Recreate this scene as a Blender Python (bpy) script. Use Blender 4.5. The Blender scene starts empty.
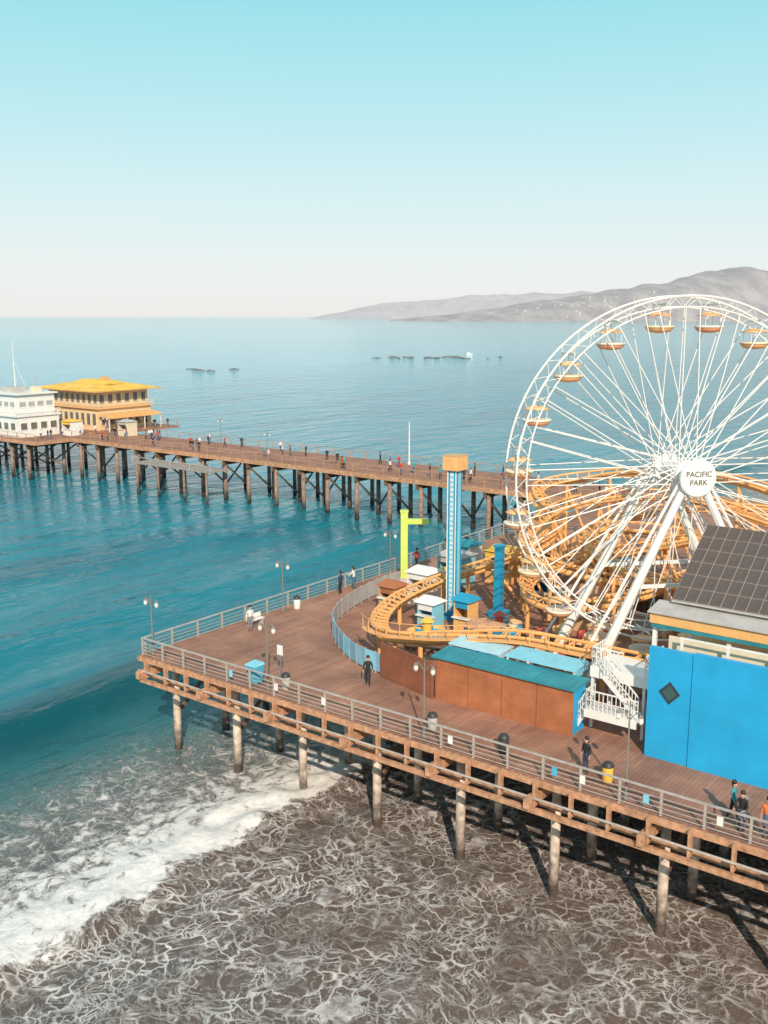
import bpy, bmesh, math, random
from mathutils import Vector, noise, Matrix
random.seed(7)
S = bpy.context.scene; COL = S.collection
R = math.radians; PI = math.pi
P0 = Vector((-15.4, 60.2)); D = Vector((.795, -.607)).normalized(); N = Vector((-D.y, D.x))
ANG = math.atan2(D.y, D.x)
DK = 7.0
def W(a, b, z=0.0):
    p = P0 + D*a + N*b
    return Vector((p.x, p.y, z))
# ------------------------------------------------------------------ mesh builder
class MB:
    def __init__(s): s.v = []; s.f = []
    def add(s, vs, fs):
        o = len(s.v); s.v += [tuple(v) for v in vs]; s.f += [tuple(i+o for i in f) for f in fs]; return s
    def box(s, x0, y0, z0, x1, y1, z1):
        return s.add([(x0,y0,z0),(x1,y0,z0),(x1,y1,z0),(x0,y1,z0),(x0,y0,z1),(x1,y0,z1),(x1,y1,z1),(x0,y1,z1)],
                     [(0,3,2,1),(4,5,6,7),(0,1,5,4),(1,2,6,5),(2,3,7,6),(3,0,4,7)])
    def hexa(s, b4, t4):
        return s.add(list(b4)+list(t4), [(0,3,2,1),(4,5,6,7),(0,1,5,4),(1,2,6,5),(2,3,7,6),(3,0,4,7)])
    def tube(s, p, q, r, n=6, r2=None):
        p = Vector(p); q = Vector(q); r2 = r if r2 is None else r2
        t = (q-p).normalized(); u = t.orthogonal().normalized(); w = t.cross(u)
        vs = []
        for c, rr in ((p, r), (q, r2)):
            for i in range(n):
                a = 2*PI*(i+.5)/n; vs.append(c+u*math.cos(a)*rr+w*math.sin(a)*rr)
        fs = [(i, (i+1) % n, n+(i+1) % n, n+i) for i in range(n)]+[tuple(range(n))[::-1], tuple(range(n, 2*n))]
        return s.add(vs, fs)
    def bar(s, p, q, w, h):
        p = Vector(p); q = Vector(q); t = (q-p).normalized()
        up = Vector((0,0,1)) if abs(t.z) < .95 else Vector((0,1,0))
        l = t.cross(up).normalized(); u = l.cross(t)
        c = lambda o: [o-l*w/2-u*h/2, o+l*w/2-u*h/2, o+l*w/2+u*h/2, o-l*w/2+u*h/2]
        return s.hexa(c(p), c(q))
    def path(s, pts, r, n=6, closed=False):
        pts = [Vector(p) for p in pts]; m = len(pts); vs = []; u = None
        for i, p in enumerate(pts):
            a = pts[(i-1) % m] if (closed or i > 0) else p
            b = pts[(i+1) % m] if (closed or i < m-1) else p
            t = (b-a).normalized()
            u = t.orthogonal().normalized() if u is None else (u-t*u.dot(t)).normalized()
            w = t.cross(u)
            for k in range(n):
                an = 2*PI*k/n; vs.append(p+u*math.cos(an)*r+w*math.sin(an)*r)
        fs = []
        for i in range(m if closed else m-1):
            j = (i+1) % m
            for k in range(n): fs.append((i*n+k, i*n+(k+1) % n, j*n+(k+1) % n, j*n+k))
        if not closed: fs += [tuple(range(n))[::-1], tuple(range((m-1)*n, m*n))]
        return s.add(vs, fs)
    def lathe(s, prof, c=(0,0,0), axis='z', n=12):
        vs = []; c = Vector(c)
        for r, h in prof:
            r = max(r, .001)
            for k in range(n):
                a = 2*PI*k/n; x, y = math.cos(a)*r, math.sin(a)*r
                vs.append(c+(Vector((x,y,h)) if axis == 'z' else Vector((x,h,y))))
        fs = []; m = len(prof)
        for i in range(m-1):
            for k in range(n): fs.append((i*n+k, i*n+(k+1) % n, (i+1)*n+(k+1) % n, (i+1)*n+k))
        fs += [tuple(range(n)), tuple(range((m-1)*n, m*n))]
        return s.add(vs, fs)
    def prism(s, poly, y0, y1):   # poly in xz, extruded along y
        n = len(poly)
        vs = [(x, y0, z) for x, z in poly]+[(x, y1, z) for x, z in poly]
        return s.add(vs, [tuple(range(n)), tuple(range(n, 2*n))]+[(i, (i+1) % n, n+(i+1) % n, n+i) for i in range(n)])
    def build(s, name, mat, parent=None, loc=None, rz=None, smooth=False, recalc=True):
        me = bpy.data.meshes.new(name); me.from_pydata(s.v, [], s.f)
        if recalc:
            bm = bmesh.new(); bm.from_mesh(me); bmesh.ops.recalc_face_normals(bm, faces=bm.faces); bm.to_mesh(me); bm.free()
        if mat: me.materials.append(mat)
        if smooth:
            for p in me.polygons: p.use_smooth = True
        o = bpy.data.objects.new(name, me); COL.objects.link(o)
        if parent: o.parent = parent
        if loc is not None: o.location = loc
        if rz is not None: o.rotation_euler.z = rz
        return o
def tag(o, label=None, cat=None, group=None, kind=None):
    for k, v in (('label', label), ('category', cat), ('group', group), ('kind', kind)):
        if v: o[k] = v
    return o
def thing(name, label, cat, a, b, z=DK, rot=0, group=None):
    o = bpy.data.objects.new(name, None); COL.objects.link(o); o.empty_display_size = .2
    o.location = W(a, b, z); o.rotation_euler = (0, 0, ANG+rot)
    return tag(o, label, cat, group)
def copy_part(o, parent, loc=None):
    c = o.copy(); COL.objects.link(c); c.parent = parent
    if loc is not None: c.location = loc
    return c
def copy_tree(o, label=None, parent=None):
    c = o.copy(); COL.objects.link(c); c.parent = parent
    if label: c['label'] = label
    for ch in [x for x in COL.objects if x.parent == o]: copy_tree(ch, None, c)
    return c
# ------------------------------------------------------------------ materials
def nt(name):
    m = bpy.data.materials.new(name); m.use_nodes = True
    t = m.node_tree; b = t.nodes['Principled BSDF']
    return m, t, b
def nd(t, kind, **kw):
    n = t.nodes.new(kind)
    for k, v in kw.items(): setattr(n, k, v)
    return n
def c4(c): return (c[0], c[1], c[2], 1)
def M(name, col, rough=.6, var=.18, scale=1.5, metal=0.0, bump=0.0):
    m, t, b = nt(name)
    tc = nd(t, 'ShaderNodeTexCoord'); no = nd(t, 'ShaderNodeTexNoise')
    no.inputs['Scale'].default_value = scale; no.inputs['Detail'].default_value = 6; no.inputs['Roughness'].default_value = .65
    t.links.new(tc.outputs['Object'], no.inputs['Vector'])
    rp = nd(t, 'ShaderNodeValToRGB'); rp.color_ramp.elements[0].position = .3; rp.color_ramp.elements[1].position = .7
    rp.color_ramp.elements[0].color = c4([x*(1-var) for x in col]); rp.color_ramp.elements[1].color = c4([min(1, x*(1+var)) for x in col])
    t.links.new(no.outputs['Fac'], rp.inputs['Fac']); t.links.new(rp.outputs['Color'], b.inputs['Base Color'])
    b.inputs['Roughness'].default_value = rough; b.inputs['Metallic'].default_value = metal
    if bump:
        bp = nd(t, 'ShaderNodeBump'); bp.inputs['Strength'].default_value = bump; bp.inputs['Distance'].default_value = .05
        t.links.new(no.outputs['Fac'], bp.inputs['Height']); t.links.new(bp.outputs['Normal'], b.inputs['Normal'])
    return m
white = M('white_paint', (.80,.77,.74), .4, .08)
cream = M('cream_paint', (.74,.62,.45), .6, .1)
warmwall = M('warm_ochre_wall', (.80,.57,.32), .6, .12)
timber = M('weathered_timber', (.50,.265,.155), .8, .45, 3, bump=.4)
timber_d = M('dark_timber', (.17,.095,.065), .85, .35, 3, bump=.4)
railm = M('rail_grey', (.44,.38,.34), .6, .25, 3)
lampm = M('lamp_post_grey', (.22,.20,.19), .5, .2)
orange = M('coaster_orange', (.84,.42,.15), .5, .15, 1)
blue = M('blue_wall_paint', (.018,.36,.68), .5, .12, .6)
blue_d = M('blue_tower_paint', (.02,.30,.50), .4, .1)
teal = M('teal_sheet', (.03,.25,.31), .5, .25, .8)
lightblue = M('pale_blue_sheet', (.24,.58,.72), .5, .1)
brick = M('rust_brown_panel', (.40,.14,.06), .7, .25, .8)
brick_d = M('dark_red_brown_panel', (.26,.09,.047), .7, .25, .8)
yellow = M('yellow_paint', (.82,.48,.07), .5, .15)
roofyel = M('roof_yellow', (.84,.48,.07), .6, .25, .5)
red = M('red_paint', (.62,.10,.06), .4, .12)
lime = M('lime_paint', (.60,.70,.14), .4, .1)
grey = M('grey_metal', (.47,.44,.42), .5, .15)
dark = M('dark_metal', (.045,.045,.048), .5, .2)
glass = M('dark_glass', (.06,.07,.075), .15, .3)
farglass = M('far_glass', (.17,.15,.13), .2, .4)
tan = M('tan_board', (.60,.38,.20), .6, .15)
orangetan = M('orange_fascia', (.80,.44,.17), .6, .12)
stone = M('dark_rock', (.17,.165,.16), .9, .35, .3)
skinm = M('skin', (.50,.28,.19), .5, .05)
hairm = M('hair', (.03,.02,.015), .6, .2)
binblue = M('bin_blue', (.08,.42,.62), .5, .1)
lampglass = M('lamp_globe', (.75,.73,.68), .25, .03)
# deck planks
def deck_mat():
    m, t, b = nt('deck_planks')
    tc = nd(t, 'ShaderNodeTexCoord'); mp = nd(t, 'ShaderNodeMapping'); mp.inputs['Rotation'].default_value = (0, 0, R(90))
    br = nd(t, 'ShaderNodeTexBrick'); br.inputs['Scale'].default_value = 1; br.inputs['Brick Width'].default_value = 4.2
    br.inputs['Row Height'].default_value = .22; br.inputs['Mortar Size'].default_value = .009; br.inputs['Bias'].default_value = -.1
    br.inputs['Color1'].default_value = (.345,.168,.113,1); br.inputs['Color2'].default_value = (.41,.21,.147,1); br.inputs['Mortar'].default_value = (.17,.085,.06,1)
    t.links.new(tc.outputs['Object'], mp.inputs['Vector']); t.links.new(mp.outputs['Vector'], br.inputs['Vector'])
    no = nd(t, 'ShaderNodeTexNoise'); no.inputs['Scale'].default_value = .3; no.inputs['Detail'].default_value = 9; no.inputs['Roughness'].default_value = .68
    t.links.new(tc.outputs['Object'], no.inputs['Vector'])
    rp = nd(t, 'ShaderNodeValToRGB'); rp.color_ramp.elements[0].color = (.64,.63,.63,1); rp.color_ramp.elements[1].color = (1.18,1.16,1.12,1)
    rp.color_ramp.elements[0].position = .34; rp.color_ramp.elements[1].position = .66
    t.links.new(no.outputs['Fac'], rp.inputs['Fac'])
    mx = nd(t, 'ShaderNodeMixRGB', blend_type='MULTIPLY'); mx.inputs['Fac'].default_value = 1
    t.links.new(br.outputs['Color'], mx.inputs['Color1']); t.links.new(rp.outputs['Color'], mx.inputs['Color2'])
    t.links.new(mx.outputs['Color'], b.inputs['Base Color']); b.inputs['Roughness'].default_value = .8
    bp = nd(t, 'ShaderNodeBump'); bp.inputs['Strength'].default_value = .3; bp.inputs['Distance'].default_value = .015
    t.links.new(br.outputs['Fac'], bp.inputs['Height']); bp.invert = True; t.links.new(bp.outputs['Normal'], b.inputs['Normal'])
    return m
deckm = deck_mat()
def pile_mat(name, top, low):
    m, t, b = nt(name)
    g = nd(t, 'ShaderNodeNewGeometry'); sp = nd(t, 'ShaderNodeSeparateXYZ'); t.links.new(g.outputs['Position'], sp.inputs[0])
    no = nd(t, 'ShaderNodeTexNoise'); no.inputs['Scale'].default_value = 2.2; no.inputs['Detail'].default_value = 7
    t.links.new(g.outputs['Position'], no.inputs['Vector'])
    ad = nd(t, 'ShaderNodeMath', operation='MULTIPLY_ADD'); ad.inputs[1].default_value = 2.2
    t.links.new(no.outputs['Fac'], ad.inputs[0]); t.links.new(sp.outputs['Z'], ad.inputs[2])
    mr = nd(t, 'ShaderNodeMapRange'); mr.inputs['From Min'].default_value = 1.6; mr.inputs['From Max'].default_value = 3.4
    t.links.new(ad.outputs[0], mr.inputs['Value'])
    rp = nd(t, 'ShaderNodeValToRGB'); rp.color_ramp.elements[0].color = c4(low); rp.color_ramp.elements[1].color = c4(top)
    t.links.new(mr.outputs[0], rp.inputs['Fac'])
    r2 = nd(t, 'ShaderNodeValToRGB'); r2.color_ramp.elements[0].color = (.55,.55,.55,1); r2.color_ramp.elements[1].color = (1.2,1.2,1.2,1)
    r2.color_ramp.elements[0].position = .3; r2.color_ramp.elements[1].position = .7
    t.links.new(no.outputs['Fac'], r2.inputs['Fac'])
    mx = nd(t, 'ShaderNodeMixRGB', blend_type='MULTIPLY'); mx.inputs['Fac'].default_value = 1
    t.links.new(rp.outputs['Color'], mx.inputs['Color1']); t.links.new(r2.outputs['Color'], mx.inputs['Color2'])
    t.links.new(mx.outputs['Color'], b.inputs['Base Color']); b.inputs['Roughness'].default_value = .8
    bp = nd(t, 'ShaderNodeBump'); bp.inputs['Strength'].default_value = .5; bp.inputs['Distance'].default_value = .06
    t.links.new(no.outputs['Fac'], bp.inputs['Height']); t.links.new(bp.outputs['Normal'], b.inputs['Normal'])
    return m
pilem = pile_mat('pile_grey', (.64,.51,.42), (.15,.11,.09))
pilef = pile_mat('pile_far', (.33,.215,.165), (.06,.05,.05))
def water_mat():
    m, t, b = nt('sea_water'); L = t.links.new
    g = nd(t, 'ShaderNodeNewGeometry'); pos = g.outputs['Position']
    def math_(op, x, y=None, z=None, clamp=False):
        n = nd(t, 'ShaderNodeMath', operation=op); n.use_clamp = clamp
        for i, q in enumerate((x, y, z)):
            if q is None: continue
            if isinstance(q, (int, float)): n.inputs[i].default_value = q
            else: L(q, n.inputs[i])
        return n.outputs[0]
    def dot(v):
        n = nd(t, 'ShaderNodeVectorMath', operation='DOT_PRODUCT'); L(pos, n.inputs[0]); n.inputs[1].default_value = v; return n.outputs['Value']
    a = math_('SUBTRACT', dot((D.x, D.y, 0)), P0.x*D.x+P0.y*D.y)
    bb = math_('SUBTRACT', dot((N.x, N.y, 0)), P0.x*N.x+P0.y*N.y)
    def comb(x, y):
        n = nd(t, 'ShaderNodeCombineXYZ'); L(x, n.inputs[0]); L(y, n.inputs[1]); return n.outputs[0]
    ab = comb(a, bb); st = comb(a, math_('MULTIPLY', bb, .38))
    def noise_(v, sc, det=5, ro=.55, dist=0):
        n = nd(t, 'ShaderNodeTexNoise'); n.inputs['Scale'].default_value = sc; n.inputs['Detail'].default_value = det
        n.inputs['Roughness'].default_value = ro; n.inputs['Distortion'].default_value = dist; L(v, n.inputs['Vector']); return n
    def ramp(fac, pts):
        n = nd(t, 'ShaderNodeValToRGB'); e = n.color_ramp.elements
        while len(e) < len(pts): e.new(.5)
        for i, (p, c) in enumerate(pts):
            e[i].position = p; e[i].color = c4(c) if not isinstance(c, (int, float)) else (c, c, c, 1)
        L(fac, n.inputs['Fac']); return n.outputs['Color']
    def sstep(x, lo, hi):
        n = nd(t, 'ShaderNodeMapRange', interpolation_type='SMOOTHSTEP'); n.inputs['From Min'].default_value = lo; n.inputs['From Max'].default_value = hi
        L(x, n.inputs['Value']); return n.outputs[0]
    n1 = noise_(ab, .07, 4); n2 = noise_(ab, .5, 5)
    aw = math_('ADD', a, math_('ADD', math_('MULTIPLY_ADD', n1.outputs['Fac'], 5, -2.5), math_('MULTIPLY_ADD', n2.outputs['Fac'], 2.4, -1.2)))
    A = lambda v: (v+60)/100
    f = math_('DIVIDE', math_('ADD', aw, 60), 100, clamp=True)
    base = ramp(f, [(0, (.004,.215,.290)), (A(-24), (.003,.182,.243)), (A(-14.5), (.003,.158,.208)), (A(-11.5), (.002,.078,.102)), (A(-8), (.003,.074,.094)), (A(-5), (.02,.125,.140)), (A(0), (.075,.135,.135)), (A(5), (.112,.100,.093)), (A(13), (.112,.082,.069)), (1, (.150,.108,.089))])  # dark middle stops paint the swell face, dimmer for reflecting less sky
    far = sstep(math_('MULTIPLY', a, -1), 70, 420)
    mxf = nd(t, 'ShaderNodeMixRGB'); L(far, mxf.inputs['Fac']); L(base, mxf.inputs['Color1']); mxf.inputs['Color2'].default_value = (.03,.40,.51,1)  # brightening of distant water is painted into the base colour
    # pale sky glints painted into the water colour, lying along the swell
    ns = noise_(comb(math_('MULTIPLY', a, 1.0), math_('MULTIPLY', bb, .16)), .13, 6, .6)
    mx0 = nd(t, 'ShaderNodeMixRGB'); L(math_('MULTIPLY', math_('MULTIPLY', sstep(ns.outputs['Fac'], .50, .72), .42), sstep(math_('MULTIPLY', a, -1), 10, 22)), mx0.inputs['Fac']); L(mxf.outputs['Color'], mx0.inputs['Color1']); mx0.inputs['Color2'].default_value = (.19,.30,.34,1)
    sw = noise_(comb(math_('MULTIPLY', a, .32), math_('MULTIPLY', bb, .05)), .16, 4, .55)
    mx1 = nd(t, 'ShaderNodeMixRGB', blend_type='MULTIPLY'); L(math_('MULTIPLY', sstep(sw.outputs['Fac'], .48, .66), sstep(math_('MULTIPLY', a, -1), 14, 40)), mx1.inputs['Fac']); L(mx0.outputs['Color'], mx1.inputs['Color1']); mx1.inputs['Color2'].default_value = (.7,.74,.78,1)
    # lacy foam: warped cells, two sizes, thinned out by patchy noise
    wv = noise_(ab, .30, 3, .5); wv2 = noise_(ab, 1.4, 4, .6)
    wa = nd(t, 'ShaderNodeVectorMath', operation='MULTIPLY_ADD'); L(wv.outputs['Color'], wa.inputs[0]); wa.inputs[1].default_value = (3.2, 3.2, 0); L(ab, wa.inputs[2])
    wadd = nd(t, 'ShaderNodeVectorMath', operation='MULTIPLY_ADD'); L(wv2.outputs['Color'], wadd.inputs[0]); wadd.inputs[1].default_value = (.66, .66, 0); L(wa.outputs[0], wadd.inputs[2])
    def cellw(sc, w):
        e1 = nd(t, 'ShaderNodeTexVoronoi', feature='DISTANCE_TO_EDGE'); e1.inputs['Scale'].default_value = sc; L(wadd.outputs[0], e1.inputs['Vector'])
        return math_('SUBTRACT', 1, sstep(e1.outputs['Distance'], .0, w))
    def ridge(sc, w, det=3):
        n = noise_(wadd.outputs[0], sc, det, .5)
        return math_('SUBTRACT', 1, sstep(math_('ABSOLUTE', math_('SUBTRACT', n.outputs['Fac'], .5)), 0.0, w))
    thick = noise_(ab, .8, 5, .65); brk = math_('MULTIPLY_ADD', sstep(thick.outputs['Fac'], .36, .58), .80, .20)
    fl = noise_(ab, .45, 5, .65); brk2 = sstep(fl.outputs['Fac'], .42, .58)
    wb = math_('MAXIMUM', math_('MULTIPLY', cellw(1.08, .088), brk), math_('MULTIPLY', math_('MULTIPLY', cellw(2.4, .115), brk2), .80))
    wb = math_('MAXIMUM', wb, math_('MULTIPLY', ridge(1.5, .026, 4), .40))
    patch = noise_(ab, .16, 6, .65)
    webamt = ramp(f, [(A(-4), 0), (A(1), .36), (A(6), .68), (A(14), .80), (A(24), .74), (1, .74)])
    webf = math_('MULTIPLY', math_('MULTIPLY', wb, webamt), math_('MULTIPLY_ADD', sstep(patch.outputs['Fac'], .36, .58), .65, .35))
    veil = math_('MULTIPLY', math_('MULTIPLY', sstep(noise_(wa.outputs[0], .5, 8, .7).outputs['Fac'], .46, .76), .16), ramp(f, [(A(-4), 0), (A(2), 1), (1, .7)]))
    dens = ramp(f, [(A(-7), 0), (A(-2), .26), (A(2), .42), (A(6), .56), (A(9.5), .86), (A(12.0), 1.08), (A(13.0), .24), (A(16), .12), (1, .16)])
    fine = noise_(wa.outputs[0], 1.1, 12, .76, .3)
    df = sstep(math_('MULTIPLY_ADD', math_('SUBTRACT', fine.outputs['Fac'], .5), 3.0, dens), .40, .86)
    foam = math_('MINIMUM', math_('MAXIMUM', math_('MAXIMUM', webf, veil), df), 1.0)
    fcol = ramp(noise_(ab, 2.4, 8, .7).outputs['Fac'], [(.3, (.70,.66,.63)), (.6, (.92,.88,.85))])
    mx = nd(t, 'ShaderNodeMixRGB'); L(foam, mx.inputs['Fac']); L(mx1.outputs['Color'], mx.inputs['Color1']); L(fcol, mx.inputs['Color2'])
    L(mx.outputs['Color'], b.inputs['Base Color'])
    b.inputs['IOR'].default_value = 1.33; b.inputs['Specular IOR Level'].default_value = .46
    L(math_('MULTIPLY_ADD', foam, .6, .06), b.inputs['Roughness'])
    w1 = noise_(st, .22, 3, .5, .4); w2 = noise_(st, .75, 6, .6, .3)
    h = math_('ADD', math_('MULTIPLY', w1.outputs['Fac'], 1.6), math_('MULTIPLY', w2.outputs['Fac'], .65))
    h = math_('ADD', h, math_('MULTIPLY', df, math_('MULTIPLY', fine.outputs['Fac'], .7)))
    calm = ramp(f, [(0, 1), (A(0), .85), (A(10), .5), (1, .4)])
    bp = nd(t, 'ShaderNodeBump'); bp.inputs['Distance'].default_value = .8; L(h, bp.inputs['Height'])
    L(math_('MULTIPLY', math_('MULTIPLY', calm, .82), math_('MULTIPLY_ADD', far, -.3, 1)), bp.inputs['Strength'])
    L(bp.outputs['Normal'], b.inputs['Normal'])
    return m
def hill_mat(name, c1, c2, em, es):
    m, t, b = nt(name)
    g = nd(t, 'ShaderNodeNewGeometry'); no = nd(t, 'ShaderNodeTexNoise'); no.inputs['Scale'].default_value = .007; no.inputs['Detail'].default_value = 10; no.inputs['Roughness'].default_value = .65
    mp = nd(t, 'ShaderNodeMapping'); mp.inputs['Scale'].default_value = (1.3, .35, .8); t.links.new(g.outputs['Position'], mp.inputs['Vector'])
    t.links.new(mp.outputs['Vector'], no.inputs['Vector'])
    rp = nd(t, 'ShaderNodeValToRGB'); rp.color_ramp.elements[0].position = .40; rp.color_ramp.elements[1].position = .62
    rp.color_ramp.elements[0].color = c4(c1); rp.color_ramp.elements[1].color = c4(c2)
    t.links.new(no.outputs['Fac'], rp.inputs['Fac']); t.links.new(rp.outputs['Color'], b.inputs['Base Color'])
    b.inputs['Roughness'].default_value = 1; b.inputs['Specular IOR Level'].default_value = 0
    b.inputs['Emission Color'].default_value = c4(em); b.inputs['Emission Strength'].default_value = es  # faint emission paints airlight haze onto the slopes
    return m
# ------------------------------------------------------------------ camera, world, sun
cam = bpy.data.cameras.new('camera'); co = bpy.data.objects.new('camera', cam); COL.objects.link(co); S.camera = co
cam.sensor_fit = 'VERTICAL'; cam.sensor_height = 36; cam.lens = 36*1000/1024; cam.clip_end = 80000; cam.clip_start = .5
co.location = (0, 0, 28); co.rotation_euler = (R(90-11.09), 0, 0)
SUN = Vector((.10, -1, math.tan(R(33))*1.005)).normalized()
sl = bpy.data.lights.new('sun', 'SUN'); so = bpy.data.objects.new('sun', sl); COL.objects.link(so)
sl.energy = 4.5; sl.angle = R(.5); sl.color = (1, .86, .69); so.rotation_euler = (-SUN).to_track_quat('-Z', 'Y').to_euler(); so.location = (0, -50, 80)
w = bpy.data.worlds.new('World'); S.world = w; w.use_nodes = True; t = w.node_tree
bg = t.nodes['Background']; bg.inputs['Strength'].default_value = .1
sk = t.nodes.new('ShaderNodeTexSky'); sk.sky_type = 'NISHITA'; sk.sun_disc = False; sk.sun_elevation = R(33); sk.sun_rotation = PI-.1
tc = t.nodes.new('ShaderNodeTexCoord'); sx = t.nodes.new('ShaderNodeSeparateXYZ'); t.links.new(tc.outputs['Generated'], sx.inputs[0])
rp = t.nodes.new('ShaderNodeValToRGB'); t.links.new(sx.outputs['Z'], rp.inputs['Fac'])
pts = [(0, (.90,.895,.88)), (.04, (.87,.91,.905)), (.10, (.74,.91,.925)), (.18, (.54,.87,.91)), (.29, (.325,.785,.86)), (.5, (.38,.64,.73)), (1, (.36,.50,.60))]
e = rp.color_ramp.elements
while len(e) < len(pts): e.new(.5)
for i, (p, c) in enumerate(pts): e[i].position = p; e[i].color = c4(c)
sc = t.nodes.new('ShaderNodeVectorMath'); sc.operation = 'SCALE'; sc.inputs['Scale'].default_value = 10; t.links.new(rp.outputs['Color'], sc.inputs[0])
mx = t.nodes.new('ShaderNodeMixRGB'); mx.inputs['Fac'].default_value = .9; t.links.new(sk.outputs['Color'], mx.inputs['Color1']); t.links.new(sc.outputs[0], mx.inputs['Color2'])
t.links.new(mx.outputs['Color'], bg.inputs['Color'])
S.view_settings.view_transform = 'Standard'; S.view_settings.look = 'None'; S.view_settings.exposure = 0
# ------------------------------------------------------------------ water
def coords(lo, hi, step, far):
    c = []; x = lo
    while x < hi: c.append(x); x += step
    st = step; x = lo; l = []
    while x > -far: st *= 1.28; x -= st; l.append(x)
    st = step; x = c[-1]; r = []
    while x < far: st *= 1.28; x += st; r.append(x)
    return l[::-1]+c+r
def sm(x, lo, hi):
    x = max(0, min(1, (x-lo)/(hi-lo))); return x*x*(3-2*x)
def wave_h(a, b):
    wob = 2.0*noise.noise((b*.03, 1.7, 0))+.8*noise.noise((b*.15, 5.1, 0))
    h = 0
    for c, am, wd in ((-11.0, 1.85, 2.0), (-27, .8, 3.2), (-44, .7, 4), (-1, .25, 1.6)):
        x = a-c-wob
        wdt = wd if x > 0 else wd*2.2
        h += am*math.exp(-(x/wdt)**2)*(.8+.4*noise.noise((b*.04+c, 3.3, 0)))
    x = a-wob*.6
    h += .55*sm(x, 4, 11.4)*(1-sm(x, 11.8, 14.0))*(1+.6*noise.noise((a*.9, b*.7, 4))+.3*noise.noise((a*2, b*1.8, 9)))
    h += .16*noise.noise((a*.35, b*.14, 2))+.06*noise.noise((a*1.1, b*.6, 7))
    return h
ac = coords(-60, 56, .45, 30000); bc = coords(-46, 80, .6, 30000)
mb = MB(); na = len(ac)
for b in bc:
    for a in ac:
        z = 0
        if -90 < a < 90 and -90 < b < 160: z = wave_h(a, b)*min(1, (90+a)/30)
        mb.v.append(tuple(W(a, b, z)))
for j in range(len(bc)-1):
    for i in range(na-1): mb.f.append((j*na+i, j*na+i+1, (j+1)*na+i+1, (j+1)*na+i))
water = mb.build('water', water_mat(), smooth=True, recalc=False); tag(water, 'teal sea turning brown and foamy towards the shore', 'sea', kind='structure')
# ------------------------------------------------------------------ hills
def hills(name, prof, Y0, Y1, mat, seed, label):
    mb = MB(); cols = 320; rows = 26
    u0, u1 = prof[0][0], prof[-1][0]
    def pv(u):
        for (a, v), (c, w_) in zip(prof, prof[1:]):
            if a <= u <= c:
                k = (u-a)/(c-a); k = k*k*(3-2*k)*.5+k*.5; return v+(w_-v)*k
        return prof[-1][1]
    for i in range(cols+1):
        u = u0+(u1-u0)*i/cols
        for j in range(rows+1):
            k = j/rows; Y = Y0+(Y1-Y0)*k*1.4
            hz = (28+(316-pv(u))/1000*Y1)
            x = (u-384)/1000*Y
            prf = math.sin(min(k*1.4, 1)*PI/2)**1.0 if k*1.4 <= 1 else 1-.6*(k*1.4-1)/.4
            nz = noise.fractal((x*.0030+seed, Y*.0011, seed), 1, 2, 7)
            rd = 1-abs(noise.noise((x*.0042+seed*2, Y*.0009, 4)))*2
            z = hz*prf*(1+(.14*nz+.16*rd)*(1.12-min(1, k*1.15))+.03*nz-.09) - 3
            mb.v.append((x, Y, z))
    for i in range(cols):
        for j in range(rows): mb.f.append((i*(rows+1)+j, (i+1)*(rows+1)+j, (i+1)*(rows+1)+j+1, i*(rows+1)+j+1))
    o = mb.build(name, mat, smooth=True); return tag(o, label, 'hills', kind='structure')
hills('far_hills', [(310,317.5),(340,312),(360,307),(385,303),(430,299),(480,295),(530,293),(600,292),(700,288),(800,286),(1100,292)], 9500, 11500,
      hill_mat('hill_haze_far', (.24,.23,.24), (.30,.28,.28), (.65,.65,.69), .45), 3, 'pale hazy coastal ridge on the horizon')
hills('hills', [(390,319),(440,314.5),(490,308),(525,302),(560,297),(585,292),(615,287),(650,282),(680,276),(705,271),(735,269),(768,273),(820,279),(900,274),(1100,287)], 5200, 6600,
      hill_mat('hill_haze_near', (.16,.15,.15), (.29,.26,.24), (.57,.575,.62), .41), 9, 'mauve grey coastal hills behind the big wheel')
housem = M('far_house', (.54,.49,.46), .8, .1)
hp = MB().box(-5,-4,0,5,4,5); hp.hexa([(-6,-5,5),(6,-5,5),(6,5,5),(-6,5,5)], [(-6,-.3,7.5),(6,-.3,7.5),(6,.3,7.5),(-6,.3,7.5)])
hs = None
dg = bpy.context.evaluated_depsgraph_get()
for i in range(36):
    u = random.gauss(590, 40); Y = random.uniform(5350, 5900); x = (u-384)/1000*Y
    hit, loc, nor, idx, ob, mat_ = S.ray_cast(dg, Vector((x, Y, 3000)), Vector((0, 0, -1)))
    if not hit or loc.z < 8: continue
    if hs is None: hs = hp.build('house', housem); o = hs
    else: o = hs.copy(); COL.objects.link(o)
    o.location = loc-Vector((0, 0, 1)); o.rotation_euler.z = random.uniform(-.6, .6); o.scale = (random.uniform(.7, 1.4),)*3
    tag(o, 'tiny pale house on the hazy hillside', 'house', 'houses dotted over the hillside')
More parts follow.
